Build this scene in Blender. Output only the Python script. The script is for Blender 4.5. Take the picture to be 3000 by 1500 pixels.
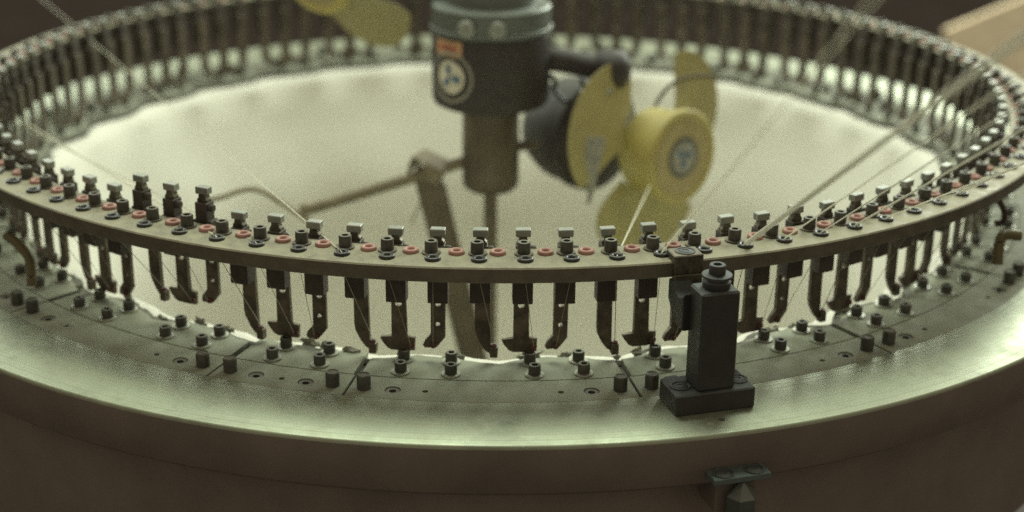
import bpy, bmesh, math, random
from mathutils import Vector, Matrix
random.seed(7)
for o in list(bpy.data.objects): bpy.data.objects.remove(o)
SC = bpy.context.scene; COL = SC.collection
sin, cos, pi = math.sin, math.cos, math.pi

# ------------------------------------------------------------ camera
CAM_D, CAM_H, PITCH, YAW, ROLL, FPX = 1.85661, 0.46474, 0.3646, 0.0115, 0.00988, 4396.4
T0, DT = -0.02233, 2*pi/102           # angle of guide hole 0 and pitch of the 102 guides
ZB = -0.11682                         # top of the machine bed (ring top is z = 0), metres
def basis():
    fw = Vector((sin(YAW)*cos(PITCH), cos(YAW)*cos(PITCH), -sin(PITCH)))
    rt = Vector((cos(YAW), -sin(YAW), 0)); up = rt.cross(fw)
    return fw, rt*cos(ROLL)+up*sin(ROLL), up*cos(ROLL)-rt*sin(ROLL)
FW, RT, UP = basis(); CPOS = Vector((0, -CAM_D, CAM_H))
cd = bpy.data.cameras.new('camera'); cam = bpy.data.objects.new('camera', cd); COL.objects.link(cam)
m = Matrix((RT, UP, -FW)).transposed().to_4x4(); m.translation = CPOS; cam.matrix_world = m
cd.sensor_width = 36; cd.lens = FPX*36/3000; cd.clip_start = .05; cd.clip_end = 60
cd.dof.use_dof = True; cd.dof.focus_distance = 1.30; cd.dof.aperture_fstop = 2.6
SC.camera = cam

# ------------------------------------------------------------ light
w = bpy.data.worlds.new("World"); SC.world = w; w.use_nodes = True
bg = w.node_tree.nodes['Background']; bg.inputs[0].default_value = (.37, .315, .235, 1); bg.inputs[1].default_value = 1
def area(name, loc, target, sx, sy, power, color):
    l = bpy.data.lights.new(name, 'AREA'); l.shape = 'RECTANGLE'; l.size = sx; l.size_y = sy; l.energy = power; l.color = color
    o = bpy.data.objects.new(name, l); COL.objects.link(o); o.location = loc
    o.rotation_euler = (Vector(target)-Vector(loc)).to_track_quat('-Z', 'Y').to_euler(); return o
area('ceiling_lamp', (0, .5, 2.1), (0, .2, 0), 1.8, .9, 58, (.91, 1, .83))
area('window_lamp', (-2.0, 2.1, 1.15), (-.3, -.5, -.1), 2.0, 1.2, 38, (.91, 1, .88))
area('window_lamp', (1.75, 1.9, 1.0), (.4, -.5, -.1), 1.7, 1.1, 74, (.93, 1, .86))
SC.view_settings.view_transform = 'Standard'; SC.view_settings.look = 'None'
SC.view_settings.exposure = 0; SC.view_settings.gamma = 1

# ------------------------------------------------------------ helpers
def pol(r, k, z): t = T0+DT*k; return Vector((r*sin(t), -r*cos(t), z))
def at(px, py, Y):                    # point of the photograph lying at depth Y
    d = FW*FPX + RT*(px-1500) - UP*(py-750); s = (Y-CPOS.y)/d.y; return CPOS + d*s
class B:
    def __init__(s): s.bm = bmesh.new()
    def box(s, x0, x1, y0, y1, z0, z1, bev=.0005, M=None):
        r = bmesh.ops.create_cube(s.bm, size=1); vs = r['verts']
        for v in vs: v.co = Vector(((x0+x1)/2+v.co.x*(x1-x0), (y0+y1)/2+v.co.y*(y1-y0), (z0+z1)/2+v.co.z*(z1-z0)))
        if bev:
            es = list({e for v in vs for e in v.link_edges})
            rr = bmesh.ops.bevel(s.bm, geom=es, offset=bev, segments=1, affect='EDGES'); 
            vs = list({v for f in rr['faces'] for v in f.verts} | {v for v in vs if v.is_valid})
        if M is not None: bmesh.ops.transform(s.bm, matrix=M, verts=vs)
        return s
    def lathe(s, prof, n=20, M=None, cap0=False, cap1=False, a0=0):
        rings = []; bm = s.bm; new = []
        for r, z in prof:
            ring = [bm.verts.new((r*cos(a0+2*pi*i/n), r*sin(a0+2*pi*i/n), z)) for i in range(n)]; rings.append(ring); new += ring
        for a, b in zip(rings, rings[1:]):
            for i in range(n): bm.faces.new((a[i], a[(i+1) % n], b[(i+1) % n], b[i]))
        if cap0: bm.faces.new(rings[0][::-1])
        if cap1: bm.faces.new(rings[-1])
        if M is not None: bmesh.ops.transform(bm, matrix=M, verts=new)
        return s
    def prism(s, poly, y0, y1, bev=0, M=None):    # polygon in x,z extruded along y
        bm = s.bm
        a = [bm.verts.new((x, y0, z)) for x, z in poly]; b = [bm.verts.new((x, y1, z)) for x, z in poly]
        n = len(poly); fs = [bm.faces.new(a), bm.faces.new(b[::-1])]
        for i in range(n): fs.append(bm.faces.new((a[(i+1) % n], a[i], b[i], b[(i+1) % n])))
        vs = a+b
        if bev:
            rr = bmesh.ops.bevel(bm, geom=list({e for f in fs[:2] for e in f.edges}), offset=bev, segments=1, affect='EDGES')
            vs = list({v for f in rr['faces'] for v in f.verts} | {v for v in vs if v.is_valid})
        if M is not None: bmesh.ops.transform(bm, matrix=M, verts=vs)
        return s
    def tube(s, pts, r, n=8):
        pts = [Vector(p) for p in pts]; rings = []; bm = s.bm
        rs = r if isinstance(r, (list, tuple)) else [r]*len(pts)
        for i, p in enumerate(pts):
            d = (pts[min(i+1, len(pts)-1)]-pts[max(i-1, 0)]).normalized()
            a = d.cross(Vector((0, 0, 1)) if abs(d.z) < .9 else Vector((0, 1, 0))).normalized(); b = d.cross(a)
            rings.append([bm.verts.new(p+a*rs[i]*cos(2*pi*j/n)+b*rs[i]*sin(2*pi*j/n)) for j in range(n)])
        for a, b in zip(rings, rings[1:]):
            for j in range(n): bm.faces.new((a[j], a[(j+1) % n], b[(j+1) % n], b[j]))
        bm.faces.new(rings[0][::-1]); bm.faces.new(rings[-1]); return s
    def mesh(s, name, mat=None, ang=35):
        bmesh.ops.recalc_face_normals(s.bm, faces=s.bm.faces)
        me = bpy.data.meshes.new(name); s.bm.to_mesh(me); s.bm.free()
        if mat: me.materials.append(mat)
        me.shade_smooth(); me.set_sharp_from_angle(angle=math.radians(ang)); return me
def curve(pts, n=8):                   # Catmull-Rom
    P = [Vector(p) for p in pts]; P = [P[0]*2-P[1]]+P+[P[-1]*2-P[-2]]; out = []
    for i in range(1, len(P)-2):
        for j in range(n):
            t = j/n; a, b, c, d = P[i-1:i+3]
            out.append(.5*((2*b)+(c-a)*t+(2*a-5*b+4*c-d)*t*t+(3*b-a-3*c+d)*t**3))
    return out+[P[-2]]
def link(name, me, parent=None, loc=None, rot=None):
    o = bpy.data.objects.new(name, me); COL.objects.link(o)
    if parent: o.parent = parent
    if loc is not None: o.location = loc
    if rot is not None: o.rotation_euler = rot
    return o
def thing(o, label, cat, group=None):
    o['label'] = label; o['category'] = cat
    if group: o['group'] = group
    return o
def empty(name, loc=(0, 0, 0), rz=0):
    o = bpy.data.objects.new(name, None); o.empty_display_size = .02; COL.objects.link(o); o.location = loc; o.rotation_euler = (0, 0, rz); return o
def setkind(o, kind): o['kind'] = kind; return o

def mat(name, col, metal=0, rough=.5, col2=None, scale=40, dust=None, dust_amt=0, bump=0, bscale=900, spec=.5, fine=.12, rvar=.1, trans=0, objvar=.16, turn=0):
    mt = bpy.data.materials.new(name); mt.use_nodes = True; nt = mt.node_tree; N, L = nt.nodes, nt.links
    p = N['Principled BSDF']; p.inputs['Metallic'].default_value = metal; p.inputs['Specular IOR Level'].default_value = spec
    g = N.new('ShaderNodeNewGeometry')
    def noise(sc, det=5, rgh=.6):
        n = N.new('ShaderNodeTexNoise'); n.inputs['Scale'].default_value = sc; n.inputs['Detail'].default_value = det; n.inputs['Roughness'].default_value = rgh
        L.new(g.outputs['Position'], n.inputs['Vector']); return n.outputs['Fac']
    def ramp(f, a, b, lo=0, hi=1):
        r = N.new('ShaderNodeMapRange'); r.inputs[1].default_value = a; r.inputs[2].default_value = b; r.inputs[3].default_value = lo; r.inputs[4].default_value = hi
        L.new(f, r.inputs[0]); return r.outputs[0]
    def mix(f, a, b, mode='MIX'):
        x = N.new('ShaderNodeMix'); x.data_type = 'RGBA'; x.blend_type = mode
        if hasattr(f, 'node'): L.new(f, x.inputs[0])
        else: x.inputs[0].default_value = f
        for s, v in ((6, a), (7, b)):
            if hasattr(v, 'node'): L.new(v, x.inputs[s])
            else: x.inputs[s].default_value = (*v, 1)
        return x.outputs[2]
    def mul(a, b):
        x = N.new('ShaderNodeMath'); x.operation = 'MULTIPLY'
        for s, v in ((0, a), (1, b)):
            if hasattr(v, 'node'): L.new(v, x.inputs[s])
            else: x.inputs[s].default_value = v
        return x.outputs[0]
    c2 = col2 or tuple(v*.65 for v in col)
    c = mix(ramp(noise(scale), .35, .65), col, c2)
    if fine:
        f0 = ramp(noise(1400, 2), .3, .7, 1-fine, 1+fine); oi = N.new('ShaderNodeObjectInfo'); f = mul(f0, ramp(oi.outputs['Random'], 0, 1, 1-objvar, 1+objvar))
        cc = N.new('ShaderNodeCombineColor'); [L.new(f, cc.inputs[i]) for i in range(3)]
        c = mix(1.0, c, cc.outputs[0], 'MULTIPLY')
    rg = ramp(noise(scale*1.7), .3, .7, max(.05, rough-rvar), min(1, rough+rvar))
    if turn:                            # concentric lathe marks
        vl = N.new('ShaderNodeVectorMath'); vl.operation = 'MULTIPLY'; L.new(g.outputs['Position'], vl.inputs[0]); vl.inputs[1].default_value = (1, 1, 0)
        ln = N.new('ShaderNodeVectorMath'); ln.operation = 'LENGTH'; L.new(vl.outputs[0], ln.inputs[0])
        n1 = N.new('ShaderNodeTexNoise'); n1.noise_dimensions = '1D'; n1.inputs['Scale'].default_value = 420; n1.inputs['Detail'].default_value = 3; L.new(ln.outputs['Value'], n1.inputs['W'])
        tf = ramp(n1.outputs['Fac'], .3, .7, 1-turn, 1+turn); cc = N.new('ShaderNodeCombineColor'); [L.new(tf, cc.inputs[i]) for i in range(3)]
        c = mix(1.0, c, cc.outputs[0], 'MULTIPLY'); rg = mul(rg, ramp(n1.outputs['Fac'], .3, .7, 1+turn*.8, 1-turn*.8))
        sc = ramp(noise(7, 8, .75), .54, .60, 1, .82); cc = N.new('ShaderNodeCombineColor'); [L.new(sc, cc.inputs[i]) for i in range(3)]
        c = mix(1.0, c, cc.outputs[0], 'MULTIPLY')
    if dust:
        sx = N.new('ShaderNodeSeparateXYZ'); L.new(g.outputs['Normal'], sx.inputs[0])
        up = ramp(sx.outputs[2], .3, .9)
        d = mul(mul(up, ramp(noise(55, 6, .65), .33, .62, .25, 1)), dust_amt)
        d2 = mul(d, ramp(noise(300, 3), .3, .65, .75, 1))
        c = mix(d2, c, dust)
        mm = N.new('ShaderNodeMath'); mm.operation = 'MULTIPLY_ADD'; L.new(d, mm.inputs[0]); mm.inputs[1].default_value = -metal; mm.inputs[2].default_value = metal
        L.new(mm.outputs[0], p.inputs['Metallic'])
        r2 = N.new('ShaderNodeMix'); r2.data_type = 'FLOAT'; L.new(d, r2.inputs[0]); L.new(rg, r2.inputs[2]); r2.inputs[3].default_value = .85; rg = r2.outputs[0]
    L.new(c, p.inputs['Base Color']); L.new(rg, p.inputs['Roughness'])
    if bump:
        b = N.new('ShaderNodeBump'); b.inputs['Strength'].default_value = bump; b.inputs['Distance'].default_value = .001
        L.new(noise(bscale, 4), b.inputs['Height']); L.new(b.outputs[0], p.inputs['Normal'])
    if trans:
        t = N.new('ShaderNodeBsdfTranslucent'); L.new(c, t.inputs[0]); ms = N.new('ShaderNodeMixShader'); ms.inputs[0].default_value = trans
        L.new(p.outputs[0], ms.inputs[1]); L.new(t.outputs[0], ms.inputs[2]); L.new(ms.outputs[0], N['Material Output'].inputs[0])
    return mt
DUST = (.30, .27, .18)
M_bed = mat('brushed_steel', (.35, .39, .285), .82, .45, (.31, .345, .255), 12, DUST, .2, 0, 300, fine=0, objvar=0, turn=.12)
M_plate = mat('dusty_steel', (.27, .295, .215), .35, .68, (.205, .222, .165), 45, (.245, .25, .175), .8, .12, 500, fine=.08, objvar=.07)
M_ring = mat('dusty_ring_steel', (.16, .148, .108), .5, .42, (.122, .113, .082), 60, (.35, .335, .225), .95, .1, 600)
M_dark = mat('black_oxide_steel', (.048, .040, .033), .2, .6, (.07, .06, .047), 90, (.20, .19, .14), .35, .1)
M_screw = mat('dark_screw_steel', (.095, .095, .078), .4, .5, (.06, .06, .05), 200, (.25, .245, .18), .65, .2, 1500)
M_wash = mat('washer_steel', (.46, .48, .40), .7, .42, None, 200, DUST, .4)
M_blade = mat('worn_blade_steel', (.16, .135, .098), .5, .45, (.065, .055, .042), 70, (.2, .18, .12), .3, .1)
M_pin = mat('pin_steel', (.26, .28, .25), (.7), .5, (.28, .29, .25), 150, (.45, .46, .40), .3)
M_stem = mat('stem_steel', (.14, .13, .095), .6, .45, (.06, .055, .04), 150, DUST, .4)
M_blk = mat('black_glazed_eyelet', (.016, .020, .020), 0, .36, (.022, .026, .024), 100, DUST, .15)
M_red = mat('pink_ceramic', (.41, .22, .18), 0, .5, (.33, .17, .14), 120, (.48, .34, .25), .3)
M_eye = mat('rust_ceramic', (.13, .055, .045), 0, .4)
M_fab = mat('white_fabric', (.745, .74, .635), 0, .9, (.705, .70, .60), 9, None, 0, .12, 1200, .2, .05, 0, .12)
M_lip = mat('grey_lint_felt', (.14, .14, .115), 0, .95, (.085, .085, .07), 120, (.3, .3, .24), .4, .6, 500, .1)
M_lint = mat('lint', (.34, .34, .27), 0, 1, (.2, .2, .16), 200, None, 0, .8, 600, .05)
M_yarn = mat('white_yarn', (.84, .84, .74), 0, .8, (.74, .74, .64), 300, spec=.2, trans=.5)
M_yarn2 = mat('dimmed_white_yarn', (.42, .41, .31), 0, .8, spec=.2)  # same white yarn, its dimness below the ring put into the colour
M_post = mat('blue_black_paint', (.024, .023, .022), 0, .5, (.03, .030, .029), 60, (.10, .125, .115), .6, .1)  # teal dust tint paints highlights onto the upward faces
M_house = mat('black_motor_paint', (.030, .023, .021), .0, .6, (.036, .03, .026), 40, (.12, .13, .11), .5, .08)
M_sleeve = mat('dusty_sleeve', (.11, .09, .056), .3, .55, (.075, .062, .042), 30, (.2, .18, .12), .5)
M_rod = mat('dusty_rod', (.24, .21, .135), .3, .55, (.17, .145, .095), 40, (.32, .29, .2), .6)
M_alu = mat('grey_alloy', (.13, .148, .135), .6, .4, (.13, .15, .13), 40, (.28, .3, .25), .4)
M_yel = mat('yellow_plastic', (.46, .40, .125), 0, .45, (.40, .345, .11), 20, (.42, .38, .2), .4)
M_blad = mat('dull_yellow_blade', (.37, .33, .13), 0, .5, (.31, .28, .12), 25, (.36, .34, .2), .5)
M_yel2 = mat('dull_yellow_face', (.40, .34, .15), 0, .5, (.34, .28, .12), 60)
M_white = mat('badge_white', (.62, .60, .47), 0, .5)
M_blue = mat('badge_blue', (.05, .13, .22), 0, .5)
M_ringk = mat('badge_black', (.035, .035, .03), 0, .5)
M_bgrey = mat('badge_grey', (.15, .155, .12), 0, .5)
M_orange = mat('orange_sticker', (.50, .30, .16), 0, .6)
M_redp = mat('red_print', (.42, .085, .06), 0, .6)
M_tag = mat('grey_tape', (.33, .33, .26), 0, .7, None, 60)
M_hose = mat('olive_hose', (.12, .10, .035), 0, .4)
M_brown = mat('brown_hose', (.05, .028, .018), 0, .4)
M_side = mat('dark_casting', (.18, .15, .125), .1, .65, (.14, .118, .098), 12, bump=.2)
M_floor = mat('dark_floor', (.042, .033, .028), 0, .8, (.032, .025, .021), 3)
M_card = mat('tan_board', (.78, .64, .44), 0, .9)
M_teal = mat('teal_grey_plate', (.12, .16, .148), .3, .4, (.09, .12, .112), 60)

# ------------------------------------------------------------ setting
f = B(); f.box(-9, 9, -4, 14, -1.05, -1.0, 0); setkind(link('floor', f.mesh('floor', M_floor)), 'structure')

# ------------------------------------------------------------ machine bed
bed = thing(empty('machine_bed', (0, 0, ZB)), 'broad round steel bed of the machine, bolted plates along its inner edge', 'machine bed')
b = B(); b.lathe([(.6890, -.0058), (.6890, -.0001), (.6897, 0), (.7662, 0), (.7680, -.0006), (.7688, -.002), (.7688, -.043), (.765, -.047), (.72, -.049)], 220)
link('table_ring', b.mesh('table_ring', M_bed, 50), bed)
b = B(); b.lathe([(.606, -.0062), (.6888, -.0062), (.6889, -.0075)], 204); link('groove_floor', b.mesh('groove_floor', M_side), bed)
b = B(); b.lathe([(.7683, -.0035), (.7693, -.0035), (.7693, -.0435), (.7650, -.0475), (.735, -.050), (.735, -.22), (.60, -.22), (.606, -.05), (.606, -.0065)], 220)
link('skirt', b.mesh('skirt', M_side, 50), bed)

def edge_r(k, j0):
    ph = 2*pi*(k-.25)/3.0909
    return .6005+.0062*cos(ph)+.0012*sin(2*ph+1.1)+.0009*sin(k*7.3+j0)+.0006*sin(k*13.1+2*j0)
SEG = 3.0909
def sector(r_in, r_out, ka, kb, gap, z0, z1, wav=None, n=None):
    n = n or int((kb-ka)*9); bm = bmesh.new(); rows = []
    for i in range(n+1):
        u = i/n; k = ka+(kb-ka)*u; ri = edge_r(k+.3, wav) if wav is not None else r_in
        row = []
        for r in (ri, ri+.0012, r_out):
            kk = k+(gap/(r*DT))*(1-2*u)
            top = z1-(.0009 if (r == ri) else 0)
            p = pol(r, kk-T0/DT, 0)
            row.append((bm.verts.new((p.x, p.y, top)), bm.verts.new((p.x, p.y, z0))))
        rows.append(row)
    for a, c in zip(rows, rows[1:]):
        for q in range(2):
            bm.faces.new((a[q][0], a[q+1][0], c[q+1][0], c[q][0])); bm.faces.new((a[q][1], c[q][1], c[q+1][1], a[q+1][1]))
        bm.faces.new((a[0][0], c[0][0], c[0][1], a[0][1])); bm.faces.new((a[2][0], a[2][1], c[2][1], c[2][0]))
    for row, s in ((rows[0], 1), (rows[-1], -1)):
        for q in range(2):
            fv = (row[q][0], row[q][1], row[q+1][1], row[q+1][0]); bm.faces.new(fv if s > 0 else fv[::-1])
    bmesh.ops.recalc_face_normals(bm, faces=bm.faces); return bm
def drilled(name, bm, holes, mt):      # holes: (r, k, radius)
    me = bpy.data.meshes.new(name); bm.to_mesh(me); bm.free(); me.materials.append(mt)
    o = bpy.data.objects.new(name, me); COL.objects.link(o)
    c = B()
    for r, k, rad in holes:
        p = pol(r, k-T0/DT, 0); c.lathe([(rad, -.02), (rad, .02)], 24, Matrix.Translation(p), True, True)
    cm = c.mesh('cutter'); co = bpy.data.objects.new('cutter', cm); COL.objects.link(co)
    md = o.modifiers.new('b', 'BOOLEAN'); md.object = co; md.operation = 'DIFFERENCE'; md.solver = 'EXACT'
    bpy.context.view_layer.update(); dg = bpy.context.evaluated_depsgraph_get()
    out = bpy.data.meshes.new_from_object(o.evaluated_get(dg)); out.name = name
    bpy.data.objects.remove(co); bpy.data.objects.remove(o); bpy.data.meshes.remove(cm); bpy.data.meshes.remove(me)
    out.shade_smooth(); out.set_sharp_from_angle(angle=math.radians(30)); return out
half = SEG/2
# hardware around one half segment centre: (k offset, radius)
def hw(side):   # side: which end of the half segment carries the slit (-1, 1 or 0 for both)
    caps = [(s*1.20, .6715) for s in ((-1, 1) if side == 0 else (side,))]
    sunk = [(s*.58, .6708) for s in ((-1, 1) if side == 0 else (side,))]
    return caps, sunk
plates = {}
for nm, L in (('double', 2), ('single', 1)):
    ka, kb = -L*SEG/2, L*SEG/2; cs = [(-half, -1), (half, 1)] if L == 2 else [(0, 0)]
    holes = []
    for c, sd in cs:
        holes += [(r, c+k, .0072) for k, r in hw(sd)[1]] + [(.6703, c+.02-.1*(sd), .0027)]
    plates[nm] = ([sector(0, .6450, ka, kb, .0036, -.0055, 0, wav=v) for v in (0, 1.7, 3.9)] if L == 2 else [sector(0, .6450, ka, kb, .0030, -.0055, 0, wav=.9)],
                  drilled('cover_plate', sector(.6454, .6886, ka, kb, .0013, -.0055, 0), holes, M_plate), cs)
def fin(bm, name, mt):
    me = bpy.data.meshes.new(name); bm.to_mesh(me); bm.free(); me.materials.append(mt); me.shade_smooth(); me.set_sharp_from_angle(angle=math.radians(30)); return me
for nm in plates: plates[nm] = ([fin(x, 'needle_plate', M_plate) for x in plates[nm][0]], plates[nm][1], plates[nm][2])

HEX = lambda r: [(r*cos(pi*i/3), r*sin(pi*i/3)) for i in range(6)]
def screw_mesh(rad, h, mt, sock=.5):
    b = B(); n = 24
    b.lathe([(rad*.98, 0), (rad, h*.08), (rad, h*.88), (rad*.9, h), (rad*sock*1.05, h), (rad*sock, h*.97), (rad*sock*.95, h*.45), (.0002, h*.42)], n)
    return b.mesh('cap_screw', mt)
me_bscrew = screw_mesh(.0056, .0092, M_screw)
me_cap = B().lathe([(.0062, 0), (.0062, .0115), (.0057, .013), (.0053, .0135), (.0045, .0128), (.0002, .0126)], 22).mesh('knob_screw', M_screw)
me_bwash = B().lathe([(.0085, 0), (.0088, .0004), (.0086, .0015), (.004, .0017)], 28).mesh('washer', M_wash)
me_sunk = B().lathe([(.0068, -.0012), (.0062, -.0008), (.0032, -.0012), (.0029, -.0035), (.0002, -.0036)], 20).mesh('countersunk_screw', M_screw)
def place(name, me, parent, r, k, z, dz=0):
    return link(name, me, parent, pol(r, k, z), (0, 0, T0+DT*k+dz))
pl = [(-4, -2), (-2, -1)] + [(j, j+2) for j in range(-1, 29, 2)]
for i, (ja, jb) in enumerate(pl):
    kc = .3+SEG*(ja+jb)/2; nm = 'double' if jb-ja == 2 else 'single'; ms, cover, cs = plates[nm]
    rot = (0, 0, T0+DT*kc)
    link('needle_plate', ms[i % len(ms)], bed, (0, 0, 0), rot); link('cover_plate', cover, bed, (0, 0, 0), rot)
    for c, sd in cs:
        for k, r in ((-.62, .6087), (.55, .6085), (-.60, .6345), (.56, .6347)):
            s = place('cap_screw', me_bscrew, bed, r+random.uniform(-.0005, .0005), kc+c+k+random.uniform(-.03, .03), .0014, random.uniform(0, 6)); link('washer', me_bwash, s, (0, 0, -.0013))
        caps, sunk = hw(sd)
        for k, r in caps: place('knob_screw', me_cap, bed, r, kc+c+k, 0, random.uniform(0, 6))
        for k, r in sunk: place('countersunk_screw', me_sunk, bed, r, kc+c+k, 0)
for r, k, rad in ((.7447, 4.604, .0028), (.7499, 4.33, .0030)):
    link('hole_mark', B().lathe([(rad, 0), (rad*.95, .0003), (.0001, .0002)], 16).mesh('hole_mark', M_dark if rad < .0029 else M_plate), bed, pol(r, k, 0))  # flat discs for a hole and a dent, the hole's darkness painted on
# lint-covered felt lip below the plates
b = B(); n = 408; rows = []
for i in range(n):
    k = i*102/n; k = k if k < 51 else k-102; e = edge_r(k, 0); u = min(1, max(0, (abs(k+.5)-3.2)/4.5)); u = u*u*(3-2*u)
    q = .0012+u*(.0055+.0028*sin(k*1.9)+.0018*sin(k*4.3+1)+.001*sin(k*9.7)); h = u*.0012*(1+sin(k*5.1))
    rows.append([b.bm.verts.new(pol(r, k, z)) for r, z in ((.612, -.0052), (e+.001, -.0030+h), (e-q*.5, -.0022+h), (e-q, -.0035), (e-q, -.0125), (.612, -.022))])
for i in range(n):
    a, c = rows[i], rows[(i+1) % n]
    for q in range(5): b.bm.faces.new((a[q], a[q+1], c[q+1], c[q]))
link('felt_lip', b.mesh('felt_lip', M_lip), bed)

# white fabric tube hanging in the bed
b = B(); n = 360; rows = []
prof = [(.611, -.0105), (.5985, -.0095), (.590, -.0088), (.580, -.0088), (.5725, -.0115), (.566, -.022), (.553, -.058), (.535, -.10), (.512, -.142), (.496, -.185), (.487, -.25), (.470, -.34), (.445, -.45), (.40, -.6), (.33, -.8)]
for i in range(n):
    t = 2*pi*i/n; row = []
    for q, (r, z) in enumerate(prof):
        wv = 0
        if 1 <= q <= 4: wv = (edge_r((t-T0)/DT, 0)-.6005)*.8 + (.0014*sin(t*37)+.0009*sin(t*61+1) if q > 2 else 0)
        if q >= 6: wv = min(1, (q-5)/4)*(.006*sin(3*t+.8)+.004*sin(5*t+2.2)+.002*sin(11*t+.4*q)) 
        wv += (0 if q < 6 else .0025*sin(7*t+z*30)*sin(z*26+2*t)+.0018*sin(19*t+1.3*sin(z*20)))
        row.append(b.bm.verts.new(((r+wv)*sin(t), -(r+wv)*cos(t), ZB+z)))
    rows.append(row)
for i in range(n):
    a, c = rows[i], rows[(i+1) % n]
    for q in range(len(prof)-1): b.bm.faces.new((a[q], a[q+1], c[q+1], c[q]))
thing(link('fabric_tube', b.mesh('fabric_tube', M_fab, 80)), 'pale cream knitted fabric tube filling the middle of the machine', 'fabric')

# lint scraps lying along the inner edge
b = B()
for k in [-13.2, -12.4, -10.2, -8.9, -6.9, -4.6, -3.3, -2.0, -.55, -.7, 1.1, 1.3, 2.05, 2.2, 3.95, 4.1, 6.2, 7.9, 8.1, 10.3, 10.6, 12.2, 13.5]+[random.uniform(-20, 20) for _ in range(14)]:
    r = edge_r(k, 0)-.004+random.uniform(-.003, .002); c = pol(r, k, ZB-.001); sc = random.uniform(.4, 1.0)
    res = bmesh.ops.create_icosphere(b.bm, subdivisions=2, radius=.005*sc); ang = random.uniform(0, 6)
    for v in res['verts']:
        h = 1+.55*sin(v.co.x*1900+ang)*sin(v.co.y*1500+2*ang)+.25*sin(v.co.z*2500+ang)
        v.co = Vector((v.co.x*1.6*h, v.co.y*.7*h, v.co.z*1.1*h)); v.co.rotate(Matrix.Rotation(T0+DT*k+random.uniform(-.02, .02), 3, 'Z')); v.co += c
o = link('lint', b.mesh('lint', M_lint)); setkind(o, 'stuff'); o['label'] = 'grey scraps of lint along the inner edge of the bed'

# ------------------------------------------------------------ guide ring
ring = thing(empty('guide_ring'), 'thin dusty steel ring carrying pink and black eyelets above the bed', 'guide ring')
b = B(); b.lathe([(.6209, -.0133), (.6209, -.0008), (.6217, 0), (.6677, 0), (.6690, -.0012), (.6690, -.0131), (.6680, -.0141), (.6217, -.0141), (.6209, -.0133)], 306)
link('ring_plate', b.mesh('ring_plate', M_ring, 30), ring)
def eyelet(name, mt, R, h):
    return B().lathe([(R, 0), (R*1.02, h*.35), (R*.95, h*.8), (R*.80, h), (R*.62, h*.95), (R*.46, h*.6), (R*.38, .0004), (.0001, .0003)], 22).mesh(name, mt, 60)
me_blk = eyelet('black_eyelet', M_blk, .0071, .0030); me_red = eyelet('pink_eyelet', M_red, .0071, .0034)
me_rscrew = screw_mesh(.0058, .0105, M_screw); me_rwash = B().lathe([(.0083, 0), (.0085, .0004), (.0083, .0012), (.004, .0014)], 26).mesh('washer', M_stem)
for i in range(102):
    k = i if i < 51 else i-102
    place('black_eyelet', me_blk, ring, .6502, k, 0); place('pink_eyelet', me_red, ring, .6335+random.uniform(-.0004, .0004), k+.44+random.uniform(-.05, .05), 0)
    s = place('cap_screw', me_rscrew, ring, .6345+random.uniform(-.0008, .0008), k-.06+random.uniform(-.05, .05), .0011, random.uniform(0, 6)); link('washer', me_rwash, s, (random.uniform(-.0006, .0006), 0, -.0010))

# ------------------------------------------------------------ yarn guide bars
mm = lambda pts: [(x/1000, z/1000) for x, z in pts]
SH = [mm([(-5.4, -18), (-5.2, -85), (-4.5, -91), (0.5, -101), (5.2, -107), (8.2, -108), (8.6, -111.5), (11, -113.5), (15.2, -112), (16, -104), (14.8, -101.3), (8.6, -100.6), (8.4, -18)]),
      mm([(-7.1, -18), (-7.1, -94.3), (-17.6, -94.8), (-18.2, -96), (-16, -100), (-11.7, -105.7), (-7.8, -107.6), (5.2, -107.6), (13.8, -107), (14.5, -94.2), (9, -93.6), (6.6, -94.5), (5.8, -18)]),
      mm([(-8.2, -18), (-7.9, -90.7), (-14, -97.2), (-15.7, -101.7), (-14, -104.4), (-3.6, -103.9), (-1, -101), (4.9, -93.3), (5.5, -18)])]
HOLES = [[], [(-.5, -60.6, 3.2)], [(-1.2, -60.3, 2.7), (-1.7, -80.4, 2.1)]]
EYE = [(12.3, -103.0), (11.2, -102.0), (-6.0, -101.2)]
def blade_mesh(i):
    b = B(); b.prism(SH[i], -.0018, .0022, .0004)
    if i == 0: b.box(.0086, .0156, -.005, .003, -.112, -.1012, .0008)
    me = b.mesh('blade', M_blade, 25)
    if HOLES[i]:
        o = bpy.data.objects.new('t', me); COL.objects.link(o); c = B()
        for x, z, r in HOLES[i]: c.lathe([(r/1000, -.02), (r/1000, .02)], 14, Matrix.Translation((x/1000, 0, z/1000)) @ Matrix.Rotation(pi/2, 4, 'X'), True, True)
        cm = c.mesh('c'); co = bpy.data.objects.new('c', cm); COL.objects.link(co)
        md = o.modifiers.new('b', 'BOOLEAN'); md.object = co; md.solver = 'EXACT'; bpy.context.view_layer.update()
        out = bpy.data.meshes.new_from_object(o.evaluated_get(bpy.context.evaluated_depsgraph_get())); out.name = 'blade'
        bpy.data.objects.remove(co); bpy.data.objects.remove(o); me = out; me.shade_smooth(); me.set_sharp_from_angle(angle=math.radians(25))
    return me
me_blade = [blade_mesh(i) for i in range(3)]
def eye_mesh(i):
    x, z = EYE[i]; prof = [(.0030, 0), (.0032, .0012), (.0026, .0020), (.0014, .0016), (.0013, .0003), (.0001, .0003)]
    M = Matrix.Translation((x/1000, -.0018, z/1000)) @ Matrix.Rotation(pi/2, 4, 'X') if i else Matrix.Translation((.0121, -.0012, -.1014))
    return B().lathe(prof, 14, M).mesh('eye', M_eye)
me_eye = [eye_mesh(i) for i in range(3)]
me_head = B().box(-.0066, .0066, -.0125, -.0040, .0082, .0150, .0006).mesh('head', M_pin, 20)
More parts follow.
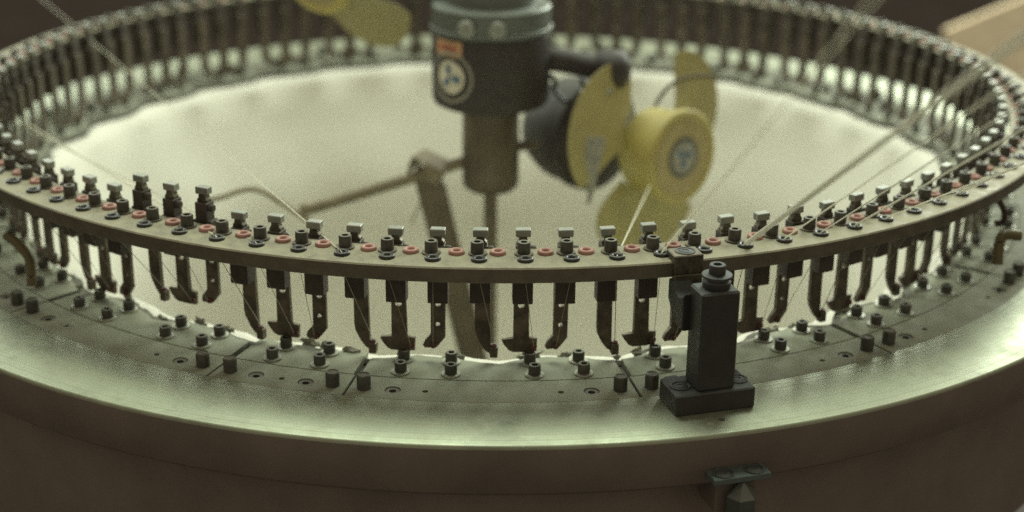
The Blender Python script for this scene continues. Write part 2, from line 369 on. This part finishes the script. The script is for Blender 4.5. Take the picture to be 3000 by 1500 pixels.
me_neck = B().prism(mm([(-5.6, .5), (-5.6, 3.2), (-3.4, 4.6), (-3.4, 8.3), (3.6, 8.3), (3.6, 4.6), (5.8, 3.2), (5.8, .5)]), -.0118, -.0048, .0004).mesh('neck', M_stem, 20)
b = B(); b.box(-.0064, .0064, -.0148, -.0022, -.030, .0006, .0006)
b.lathe([(.0034, 0), (.0036, .001), (.0036, .0048), (.0028, .0056), (.0001, .0056)], 14, Matrix.Translation((.0062, -.010, -.004)) @ Matrix.Rotation(pi/2, 4, 'Y'))
me_base = b.mesh('stem', M_dark, 30)
def holder(i):
    d = (0, -.0015, -.001)[i]; b = B()
    b.box(-.0092, .0090, -.0156, -.0026, -.0540+d*.5, -.0290, .0007); b.box(-.0090, .0108, -.0150, -.0030, -.0290, -.0160, .0006); return b.mesh('holder', M_dark, 20)
me_hold = [holder(i) for i in range(3)]
KIND = ('blade-ended', 'T-footed', 'boot-footed')
ORD = ['first', 'second', 'third', 'fourth', 'fifth', 'sixth', 'seventh', 'eighth', 'ninth', 'tenth', 'eleventh', 'twelfth', 'thirteenth']
RAISED = {-9: .0165, -8: .0150, -7: .0175}
bars = {}
for i in range(102):
    k = i-50; ty = k % 3; dz = RAISED.get(k, random.uniform(-.0012, .0012))
    e = empty('yarn_guide_bar', pol(.6035, k, dz), T0+DT*k+random.uniform(-.02, .02)); bars[k] = e
    for nm, me in (('head', me_head), ('neck', me_neck), ('stem', me_base), ('holder', me_hold[ty]), ('blade', me_blade[ty]), ('eye', me_eye[ty])): link(nm, me, e)
    e['category'] = 'guide bar'; e['group'] = 'yarn guide bars standing around the ring'
    if k in RAISED: lab = 'raised %s guide bar, its silver head above its neighbours' % KIND[ty]
    elif -16 <= k <= 5:
        last = 5 if ty == 2 else (4 if ty == 1 else 3); n = (last-k)//3
        n -= sum(1 for q in RAISED if q % 3 == ty and q > k)
        lab = '%s guide bar, %s such to the left of the black post' % (KIND[ty], ORD[n])
    elif 6 <= k <= 17: lab = '%s guide bar, %s such to the right of the black post' % (KIND[ty], ORD[(k-6)//3])
    elif k in (51, -51): lab = 'blurred far-side guide bar directly behind the spindle'
    elif k > 0: lab = 'blurred far-side %s guide bar, %s such going right from behind the spindle' % (KIND[ty], ORD[(50-k)//3])
    else: lab = 'blurred far-side %s guide bar, %s such going left from behind the spindle' % (KIND[ty], ORD[(50+k)//3])
    e['label'] = lab

# ------------------------------------------------------------ yarns
def tip(k):
    ty = k % 3; x, z = EYE[ty]; e = bars[k]
    p = Vector((x/1000, -.0045 if ty else -.001, z/1000 if ty else -.1000)); p.rotate(Matrix.Rotation(e.rotation_euler.z, 3, 'Z')); return p+e.location
UPS = {-6: (0, 315, .10), -5: (0, 340, .12), -3: (150, 20, .45), 3: (1925, 500, .10), 4: (2599, -50, -1.22), 6: (2990, 115, -1.12), 7: (3000, 215, -1.0), 8: (3000, 300, -.92), 9: (3000, 376, -.85), 10: (3060, 455, -.85), 12: (3050, 455, -.75), 13: (3080, 440, -.70)}
UPL = {-6: 'white yarn stretched from the left down to an eyelet in front of the raised bars', -5: 'faint second yarn from the left, just right of the bright one',
       -3: 'yarn slanting from the upper left past the bent wire to its eyelet', 3: 'yarn running down from behind the yellow fan hub to the ring',
       4: 'wide blurred yarn slanting across the picture just right of the yellow fan', 6: 'thick blurred yarn slanting from the upper right corner to the ring beside the post',
       7: 'faint thin yarn slanting to the upper right, next below the thick blurred one', 8: 'faint thin yarn slanting to the right between the thick blurred one and the bright low one',
       9: 'bright yarn lying low along the right side of the ring, uppermost there', 10: 'thin taut yarn low over the right side of the ring, ending at its third eyelet from the bright one',
       12: 'thin yarn skimming the eyelets at the right end of the ring, upper of two', 13: 'thin yarn skimming the eyelets at the right end of the ring, lower of two'}
for k in range(-15, 18):
    g = pol(.6502, k, .002); sag = Vector((random.uniform(-.003, .003), 0, 0))
    b = B(); lo = [pol(.6502, k, .0012), pol(.6500, k, -.016)]
    tp = tip(k); b.tube(lo+[tp], .00026 if k % 3 else .00036, 6)
    nf = len(b.bm.faces)
    if k in UPS:
        far = at(*UPS[k]); far = g+(far-g)*(1.7 if k == 3 else 1.15)
        b.tube([pol(.6500, k, .001), g+(far-g).normalized()*.004]+[g+(far-g)*t for t in (.25, .5, .75, 1)], .0023 if k == 6 else .0007 if k == 4 else .0010 if k in (-6, 9) else .0005 if k == -3 else .0007, 8)
    me = b.mesh('yarn', M_yarn); me.materials.append(M_yarn2)
    for p_ in me.polygons: p_.material_index = 1 if p_.index < nf else 0
    o = link('yarn', me)
    ty = k % 3
    if k in UPL: lab = UPL[k]
    else: lab = 'fine yarn from under the ring to the ' + bars[k]['label'].replace(' guide bar', '').replace(' such', '').replace(', its silver head above its neighbours', ' bar')
    thing(o, ' '.join(lab.split()[:16]), 'yarn', 'yarns threaded through the ring')

# ------------------------------------------------------------ black post and ring clamp
kp = 4.60; post = thing(empty('support_post', pol(.710, kp, ZB), T0+DT*kp+.02), 'black bolted post holding up the ring, standing on the bed at front right', 'post')
b = B(); b.box(-.0365, .0365, -.0200, .0190, 0, .0190, .0012); b.box(-.030, -.0175, .019, .0265, .002, .0165, .001); link('foot', b.mesh('foot', M_post, 20), post)
b = B(); b.box(-.0160, .0185, -.0160, .0120, .0185, .1085, .0018); link('column', b.mesh('column', M_post, 20), post)
M_socket = B().lathe([(.0085, 0), (.0090, .0005), (.0075, .0004), (.0068, -.0004), (.0050, .0006), (.0030, .0006), (.0028, .0002), (.0001, .0002)], 22).mesh('foot_screw', M_post)
for x in (-.0255, .0278): link('foot_screw', M_socket, post, (x, -.001, .0194))
cs = link('cap_washer', B().lathe([(.0116, 0), (.0120, .001), (.0120, .0055), (.0098, .0075), (.0095, .009), (.0132, .0095), (.0128, .0115), (.005, .0122)], 30).mesh('cap_washer', M_post, 40), post, (.002, -.002, .1087))
link('cap_screw', screw_mesh(.0072, .0085, M_post), post, (.002, -.002, .1205))
b = B(); b.prism([(.009, .066), (.009, .099), (.016, .0925), (.022, .0915), (.030, .095), (.036, .101), (.043, .1015), (.043, .084), (.034, .074), (.022, .066)], .004, .0225, .001, Matrix.Rotation(pi/2, 4, 'Z')); link('arm', b.mesh('arm', M_post, 20), post)
kq = 4.42; cl = thing(empty('ring_clamp', pol(.668, kq, 0), T0+DT*kq), 'square dark clamp block with one screw gripping the ring edge behind the black post', 'clamp')
b = B(); b.box(-.0135, .0130, -.0062, .0150, -.0105, .0068, .0009);
b.box(-.0135, .0130, -.0062, .0012-.0023, -.034, -.0108, .001)
link('block', b.mesh('block', M_stem, 20), cl); link('clamp_screw', M_socket, cl, (0, .005, .0070))

# bracket under the bed rim
br = thing(empty('bracket', pol(.770, 4.67, -.149), T0+DT*4.67+.02), 'teal-grey bracket with two screws below the bed rim, bottom right', 'bracket')
link('plate', B().box(-.026, .026, -.0165, .0020, -.006, 0, .0008).mesh('plate', M_teal, 20), br)
for x in (-.014, .014): link('screw', M_socket, br, (x, -.0075, .0004))
link('nut', B().lathe([(.002, .012), (.0135, 0), (.0135, -.012), (.0135, -.03)], 6, Matrix.Translation((.002, -.012, -.020)), True).mesh('nut', M_alu, 10), br)
link('arm', B().box(-.018, .018, -.004, .03, -.04, -.0062, .001).mesh('arm', M_side), br)

# hoses standing on the bed
def hose(pts, r, mt, label):
    thing(link('hose', B().tube(curve(pts), r, 12).mesh('hose', mt, 60)), label, 'hose')
P = lambda x, y, Y: at(x, y, Y)
hose([P(20, 690, -.45), P(52, 715, -.46), P(85, 755, -.47), P(92, 810, -.48), P(92, 838, -.483)], .0050, M_hose, 'short olive hose bending down onto the bed at the left edge')
hose([P(2990, 690, -.46), P(2940, 690, -.46), P(2925, 730, -.465), P(2922, 775, -.47)], .0055, M_hose, 'short olive hose bending down onto the bed at the right edge')
hose([P(2926, 585, -.42), P(2942, 620, -.42), P(2938, 650, -.42), P(2915, 655, -.42)], .0032, M_brown, 'thin dark brown tube curling below the right end of the ring')

# ------------------------------------------------------------ central spindle
S = thing(empty('central_spindle', at(1438, 330, 0)), 'black and brown motor spindle standing over the middle of the fabric', 'spindle')
o0 = S.location.copy(); PXM = FPX/(at(1438, 330, 0)-CPOS).dot(FW)
Rh = 171/PXM; Rl = 84/PXM; Rs = 20/PXM
def zz(py): return at(1438, py, -Rh*.97).z-o0.z
def zs(py): return at(1438, py, -Rl).z-o0.z
link('housing', B().lathe([(Rl*.9, zz(352)), (Rh*.86, zz(345)), (Rh*.97, zz(336)), (Rh, zz(318)), (Rh, zz(128)), (Rh*.98, zz(124)), (.001, zz(124))], 56).mesh('housing', M_house, 40), S)
b = B(); b.lathe([(Rh*1.01, zz(123)), (Rh*1.03, zz(119)), (Rh*1.03, zz(108)), (Rh*1.0, zz(105)), (Rh*1.0, zz(48)), (Rh*.97, zz(42)), (Rh*.75, zz(40)), (Rh*.7, zz(-60)), (.001, zz(-60))], 56); link('collar', b.mesh('collar', M_alu, 40), S)
for px in (1375, 1455):
    d = Vector((px-1438, 0))/PXM; t = math.asin(d.x/(Rh*.95)); 
    link('collar_screw', B().lathe([(.011, 0), (.011, .003), (.009, .005), (.001, .005)], 18, Matrix.Translation((Rh*1.0*sin(t), -Rh*1.0*cos(t), zz(88))) @ Matrix.Rotation(t, 4, 'Z') @ Matrix.Rotation(pi/2, 4, 'X')).mesh('collar_screw', M_pin), S)
link('sleeve', B().lathe([(Rs, zs(580)), (Rl*.8, zs(578)), (Rl*.95, zs(568)), (Rl, zs(554)), (Rl, zs(420)), (Rl*.99, zs(418)), (Rl*.99, zs(310)), (Rl*.6, zs(305))], 44).mesh('sleeve', M_sleeve, 40), S)
link('shaft', B().lathe([(Rs, zz(570)), (Rs, zz(1080)), (.001, zz(1080))], 20, Matrix.Identity(4)).mesh('shaft', M_sleeve, 60), S)
# badge and sticker wrapped on the housing
def wrap(poly_rows, mt, name, parent, off):
    b = B(); V = [[b.bm.verts.new(((Rh+off)*sin(t), -(Rh+off)*cos(t), z)) for t, z in row] for row in poly_rows]
    for a, c in zip(V, V[1:]):
        for i in range(len(a)-1): b.bm.faces.new((a[i], a[i+1], c[i+1], c[i]))
    return link(name, b.mesh(name, mt, 80), parent)
def disc(tc, zc, r0, r1, mt, name, parent, off, n=32):
    rows = [[(tc+r*cos(2*pi*i/n)/Rh, zc+r*sin(2*pi*i/n)) for i in range(n+1)] for r in (r0, r1)]
    return wrap(rows, mt, name, parent, off)
tcen, zcen = -.72, zz(236)
rb = 74/PXM
bd = disc(tcen, zcen, .0001, rb, M_ringk, 'badge', S, .0006)
disc(tcen, zcen, rb*.88, rb, M_tag, 'rim', bd, .0009); disc(tcen, zcen, .0001, rb*.65, M_white, 'face', bd, .0012)
def emblem(center, make, parent, mt):
    b = B()
    for q in range(3):
        a = pi/2+q*2*pi/3+.2; pts = [(.06, a-.5), (.30, a-.35), (.52, a-.10), (.50, a+.42), (.30, a+.55), (.20, a+.75), (.06, a+.6)]
        b.bm.faces.new([b.bm.verts.new(make(r*cos(t), r*sin(t))) for r, t in pts])
    return link('emblem', b.mesh('emblem', mt), parent)
emblem(None, lambda x, y: ((Rh+.0016)*sin(tcen+x*rb*.92/Rh), -(Rh+.0016)*cos(tcen+x*rb*.92/Rh), zcen+y*rb*.92), bd, M_blue)
ta, tb = -math.asin(min(1, 152/171)), -math.asin(80/171)
sk = wrap([[(ta+(tb-ta)*i/8, z) for i in range(9)] for z in (zz(178), zz(130))], M_orange, 'sticker', S, .0006)
for i in range(5):
    u = .16+i*.14; b0 = ta+(tb-ta)*u; b1 = ta+(tb-ta)*(u+.11)
    wrap([[(b0, z), (b1, z)] for z in (zz(158), zz(146))], M_redp, 'print', sk, .0011)
# clamp, rod and flat leg on the spindle
loc = lambda px, py, Y: at(px, py, Y)-o0
link('rod', B().tube([loc(1400, 462, -.0), loc(890, 618, -.03)], 17/PXM, 14).mesh('rod', M_rod, 60), S)
link('rod_end', B().lathe([(.0062, -.006), (.0085, -.005), (.0085, .006), (.006, .008), (.001, .008)], 16, Matrix.Translation(loc(897, 612, -.03))).mesh('rod_end', M_rod, 60), S)
link('bent_wire', B().tube(curve([loc(600, 588, -.06), loc(650, 578, -.06), loc(715, 556, -.055), loc(765, 560, -.05), loc(830, 598, -.045), loc(900, 645, -.04), loc(935, 672, -.04)], 8), 8/PXM, 10).mesh('bent_wire', M_rod, 70), S)
c = loc(1262, 490, -.004); Mc = Matrix.Translation(c) @ Matrix.Rotation(-.35, 4, 'Z') @ Matrix.Rotation(.33, 4, 'Y')
b = B(); b.box(-.022, .024, -.020, .022, .0085, .0115, .001, Mc); b.box(-.0235, -.0205, -.020, .018, -.013, .0112, .001, Mc); b.box(-.006, .018, -.012, .012, -.016, .0086, .002, Mc)
link('clamp', b.mesh('clamp', M_rod, 20), S)
b = B(); b.prism([(loc(x, y, 0).x, loc(x, y, 0).z) for x, y in ((1212, 505), (1228, 478), (1250, 488), (1305, 535), (1430, 1060), (1352, 1060))], -.012, -.002, .001); link('flat_leg', b.mesh('flat_leg', M_sleeve, 20), S)
link('stub_wire', B().tube([loc(1236, 585, -.01), loc(1205, 655, -.015)], .0013, 6).mesh('stub_wire', M_rod), S)
link('link_pin', B().tube([loc(1500, 430, 0), loc(1580, 424, -.0)], 15/PXM, 12).mesh('link_pin', M_sleeve, 60), S)
b = B(); b.tube(curve([loc(1560, 168, 0), loc(1640, 176, -.0), loc(1720, 192, -.0), loc(1790, 205, -.0)], 5), [.0155]*15+[.020], 14)
b.lathe([(.003, -.026), (.020, -.022), (.026, -.008), (.026, .008), (.018, .020), (.001, .024)], 20, Matrix.Translation(loc(1790, 200, 0)))
link('arm', b.mesh('arm', M_house, 60), S)

# ------------------------------------------------------------ blowers
def blower(name, pos, axis, blades, label, motor=True, roll=0):
    F = empty(name); F.matrix_world = Matrix.Translation(pos) @ (Vector(axis).normalized().to_track_quat('Z', 'Y').to_matrix().to_4x4())
    rh = 140/PXM
    hub = link('hub', B().lathe([(rh*.70, -.074), (rh*.88, -.062), (rh*.93, -.012), (rh, -.010), (rh, -.002), (rh*.97, 0), (rh*.90, .0006), (rh*.86, -.0012), (rh*.80, -.0018), (.0001, -.0018)], 48).mesh('hub', M_yel, 40), F)
    link('face', B().lathe([(rh*.80, -.0012), (.0001, -.0012)], 40).mesh('face', M_yel2), hub)
    bdg = link('badge', B().lathe([(rh*.44, -.0012), (rh*.44, .0004), (.0001, .0004)], 32).mesh('badge', M_bgrey, 40), F)
    link('badge_face', B().lathe([(rh*.32, .0004), (rh*.31, .0008), (.0001, .0008)], 32).mesh('badge_face', M_tag, 40), bdg)
    emblem(None, lambda x, y: (y*rh*.44, -x*rh*.44, .0012), bdg, M_blue)
    Rb = .150
    for a in blades:
        bm = bmesh.new(); g = [[], []]; nr, na = 8, 10
        for i in range(nr+1):
            u = i/nr; r = rh*.85+(Rb-rh*.85)*u; hw_ = .50+.26*sin(pi*min(1, u*.75)); 
            for s in (0, 1):
                row = []
                for j in range(na+1):
                    v = 2*j/na-1; rr = r-(.020*v*v*u*u); t = a+v*hw_+.25*u
                    row.append(bm.verts.new((rr*cos(t), rr*sin(t), -.066+v*(.011-.004*u)+(.0012 if s else 0))))
                g[s].append(row)
        for s in (0, 1):
            for p_, q_ in zip(g[s], g[s][1:]):
                for j in range(na): bm.faces.new((p_[j], p_[j+1], q_[j+1], q_[j]))
        rim = lambda G: G[0]+[r[-1] for r in G[1:]]+G[-1][-2::-1]+[r[0] for r in G[-2:0:-1]]
        A_, C_ = rim(g[0]), rim(g[1])
        for i in range(len(A_)): bm.faces.new((A_[i], A_[(i+1) % len(A_)], C_[(i+1) % len(A_)], C_[i]))
        x = B(); x.bm.free(); x.bm = bm; link('blade', x.mesh('blade', M_blad, 50), F)
    if motor:
        link('motor', B().lathe([(.010, -.262), (.034, -.258), (.058, -.240), (.070, -.212), (.073, -.182), (.073, -.172), (.076, -.171), (.076, -.155), (.068, -.153), (.055, -.140), (.028, -.130), (.022, -.070), (.001, -.070)], 44).mesh('motor', M_house, 40), F)
    thing(F, label, 'fan'); return F
ax = Vector((.66, -.74, .03)).normalized()
hubp = at(2003, 462, -.04)
upv = Vector((0, 0, 1)); mw = ax.to_track_quat('Z', 'Y').to_matrix(); lx, ly = mw.col[0], mw.col[1]
def local_ang(deg):     # degrees in the fan disc as seen from the front: 0 = to the viewer's right, 90 = up
    rt_ = Vector((0, 0, 1)).cross(ax).normalized(); up_ = ax.cross(rt_)
    d = rt_*cos(math.radians(deg))+up_*sin(math.radians(deg)); return math.atan2(d.dot(ly), d.dot(lx))
fan = blower('blower_fan', hubp, ax, [local_ang(a) for a in (14, 138, 257)], 'yellow-bladed fan with black motor on the right of the spindle')
inv = fan.matrix_world.inverted()
def fpart(name, bb, mt, ang=60):
    bmesh.ops.transform(bb.bm, matrix=inv, verts=bb.bm.verts); return link(name, bb.mesh(name, mt, ang), fan)
bpy.context.view_layer.update(); inv = fan.matrix_world.inverted()
bb = B(); tp = [at(x, y, -.10) for x, y in ((1718, 400), (1776, 405), (1758, 480), (1742, 560), (1728, 600), (1718, 598), (1726, 520), (1712, 470))]
va = [bb.bm.verts.new(p) for p in tp]; vb = [bb.bm.verts.new(p+Vector((0, .001, 0))) for p in tp]
bb.bm.faces.new(va); bb.bm.faces.new(vb[::-1])
for i in range(8): bb.bm.faces.new((va[(i+1) % 8], va[i], vb[i], vb[(i+1) % 8]))
fpart('tape', bb, M_tag)
fpart('cable', B().tube(curve([at(x, y, Y) for x, y, Y in ((1596, 232, .03), (1612, 222, .0), (1628, 240, -.01), (1622, 262, 0), (1640, 285, .0), (1655, 300, 0))], 7), .0032, 8), M_ringk)
fpart('cable', B().tube(curve([at(x, y, 0) for x, y in ((1655, 300), (1690, 285), (1708, 250), (1700, 230))], 7), .0028, 8), M_ringk)
fpart('hanger', B().tube([at(1790, 215, 0), at(1752, 300, .0)], .012, 12), M_house)
fpart('guard_wire', B().tube(curve([at(x, y, .02) for x, y in ((1915, 320), (1945, 270), (1990, 235), (2060, 222), (2110, 226))], 7), .0025, 8), M_sleeve)
fpart('bolt', B().tube([at(1700, 272, -.03), at(1790, 268, -.03)], .0045, 10), M_pin)
ax2 = Vector((-.55, -.75, -.36)).normalized(); mw2 = ax2.to_track_quat('Z', 'Y').to_matrix()
def la2(deg):
    rt_ = Vector((0, 0, 1)).cross(ax2).normalized(); up_ = ax2.cross(rt_); d = rt_*cos(math.radians(deg))+up_*sin(math.radians(deg)); return math.atan2(d.dot(mw2.col[1]), d.dot(mw2.col[0]))
fan2 = blower('blower_fan', at(905, -75, .12), ax2, [la2(a) for a in (268, 28, 148)], 'second yellow fan, out of focus at the top left of the spindle')

fp2 = at(905, -75, .12)-ax2*.22-o0
link('arm', B().tube(curve([Vector((-Rh*.7, .02, zz(20))), Vector((-Rh*1.2, .06, zz(0))), fp2+Vector((.03, 0, .01)), fp2], 6), .014, 14).mesh('arm', M_house, 60), S)
link('hanging_column', B().lathe([(.032, zz(-58)), (.032, zz(-58)+1.1), (.001, zz(-58)+1.1)], 28).mesh('hanging_column', M_house), S)

# tan board standing far behind on the right
bo = B(); c = at(2960, 70, 1.9)
bo.box(-.16, .5, 0, .02, -1.3, .05, .002, Matrix.Translation(c) @ Matrix.Rotation(-.42, 4, 'Y'))
thing(link('board', bo.mesh('board', M_card)), 'pale tan board out of focus behind the ring at the upper right', 'board')

SC.cycles.use_denoising = False
SC.cycles.max_bounces = 8; SC.cycles.sample_clamp_indirect = 1.5; SC.cycles.sample_clamp_direct = 3; SC.cycles.blur_glossy = 1.0
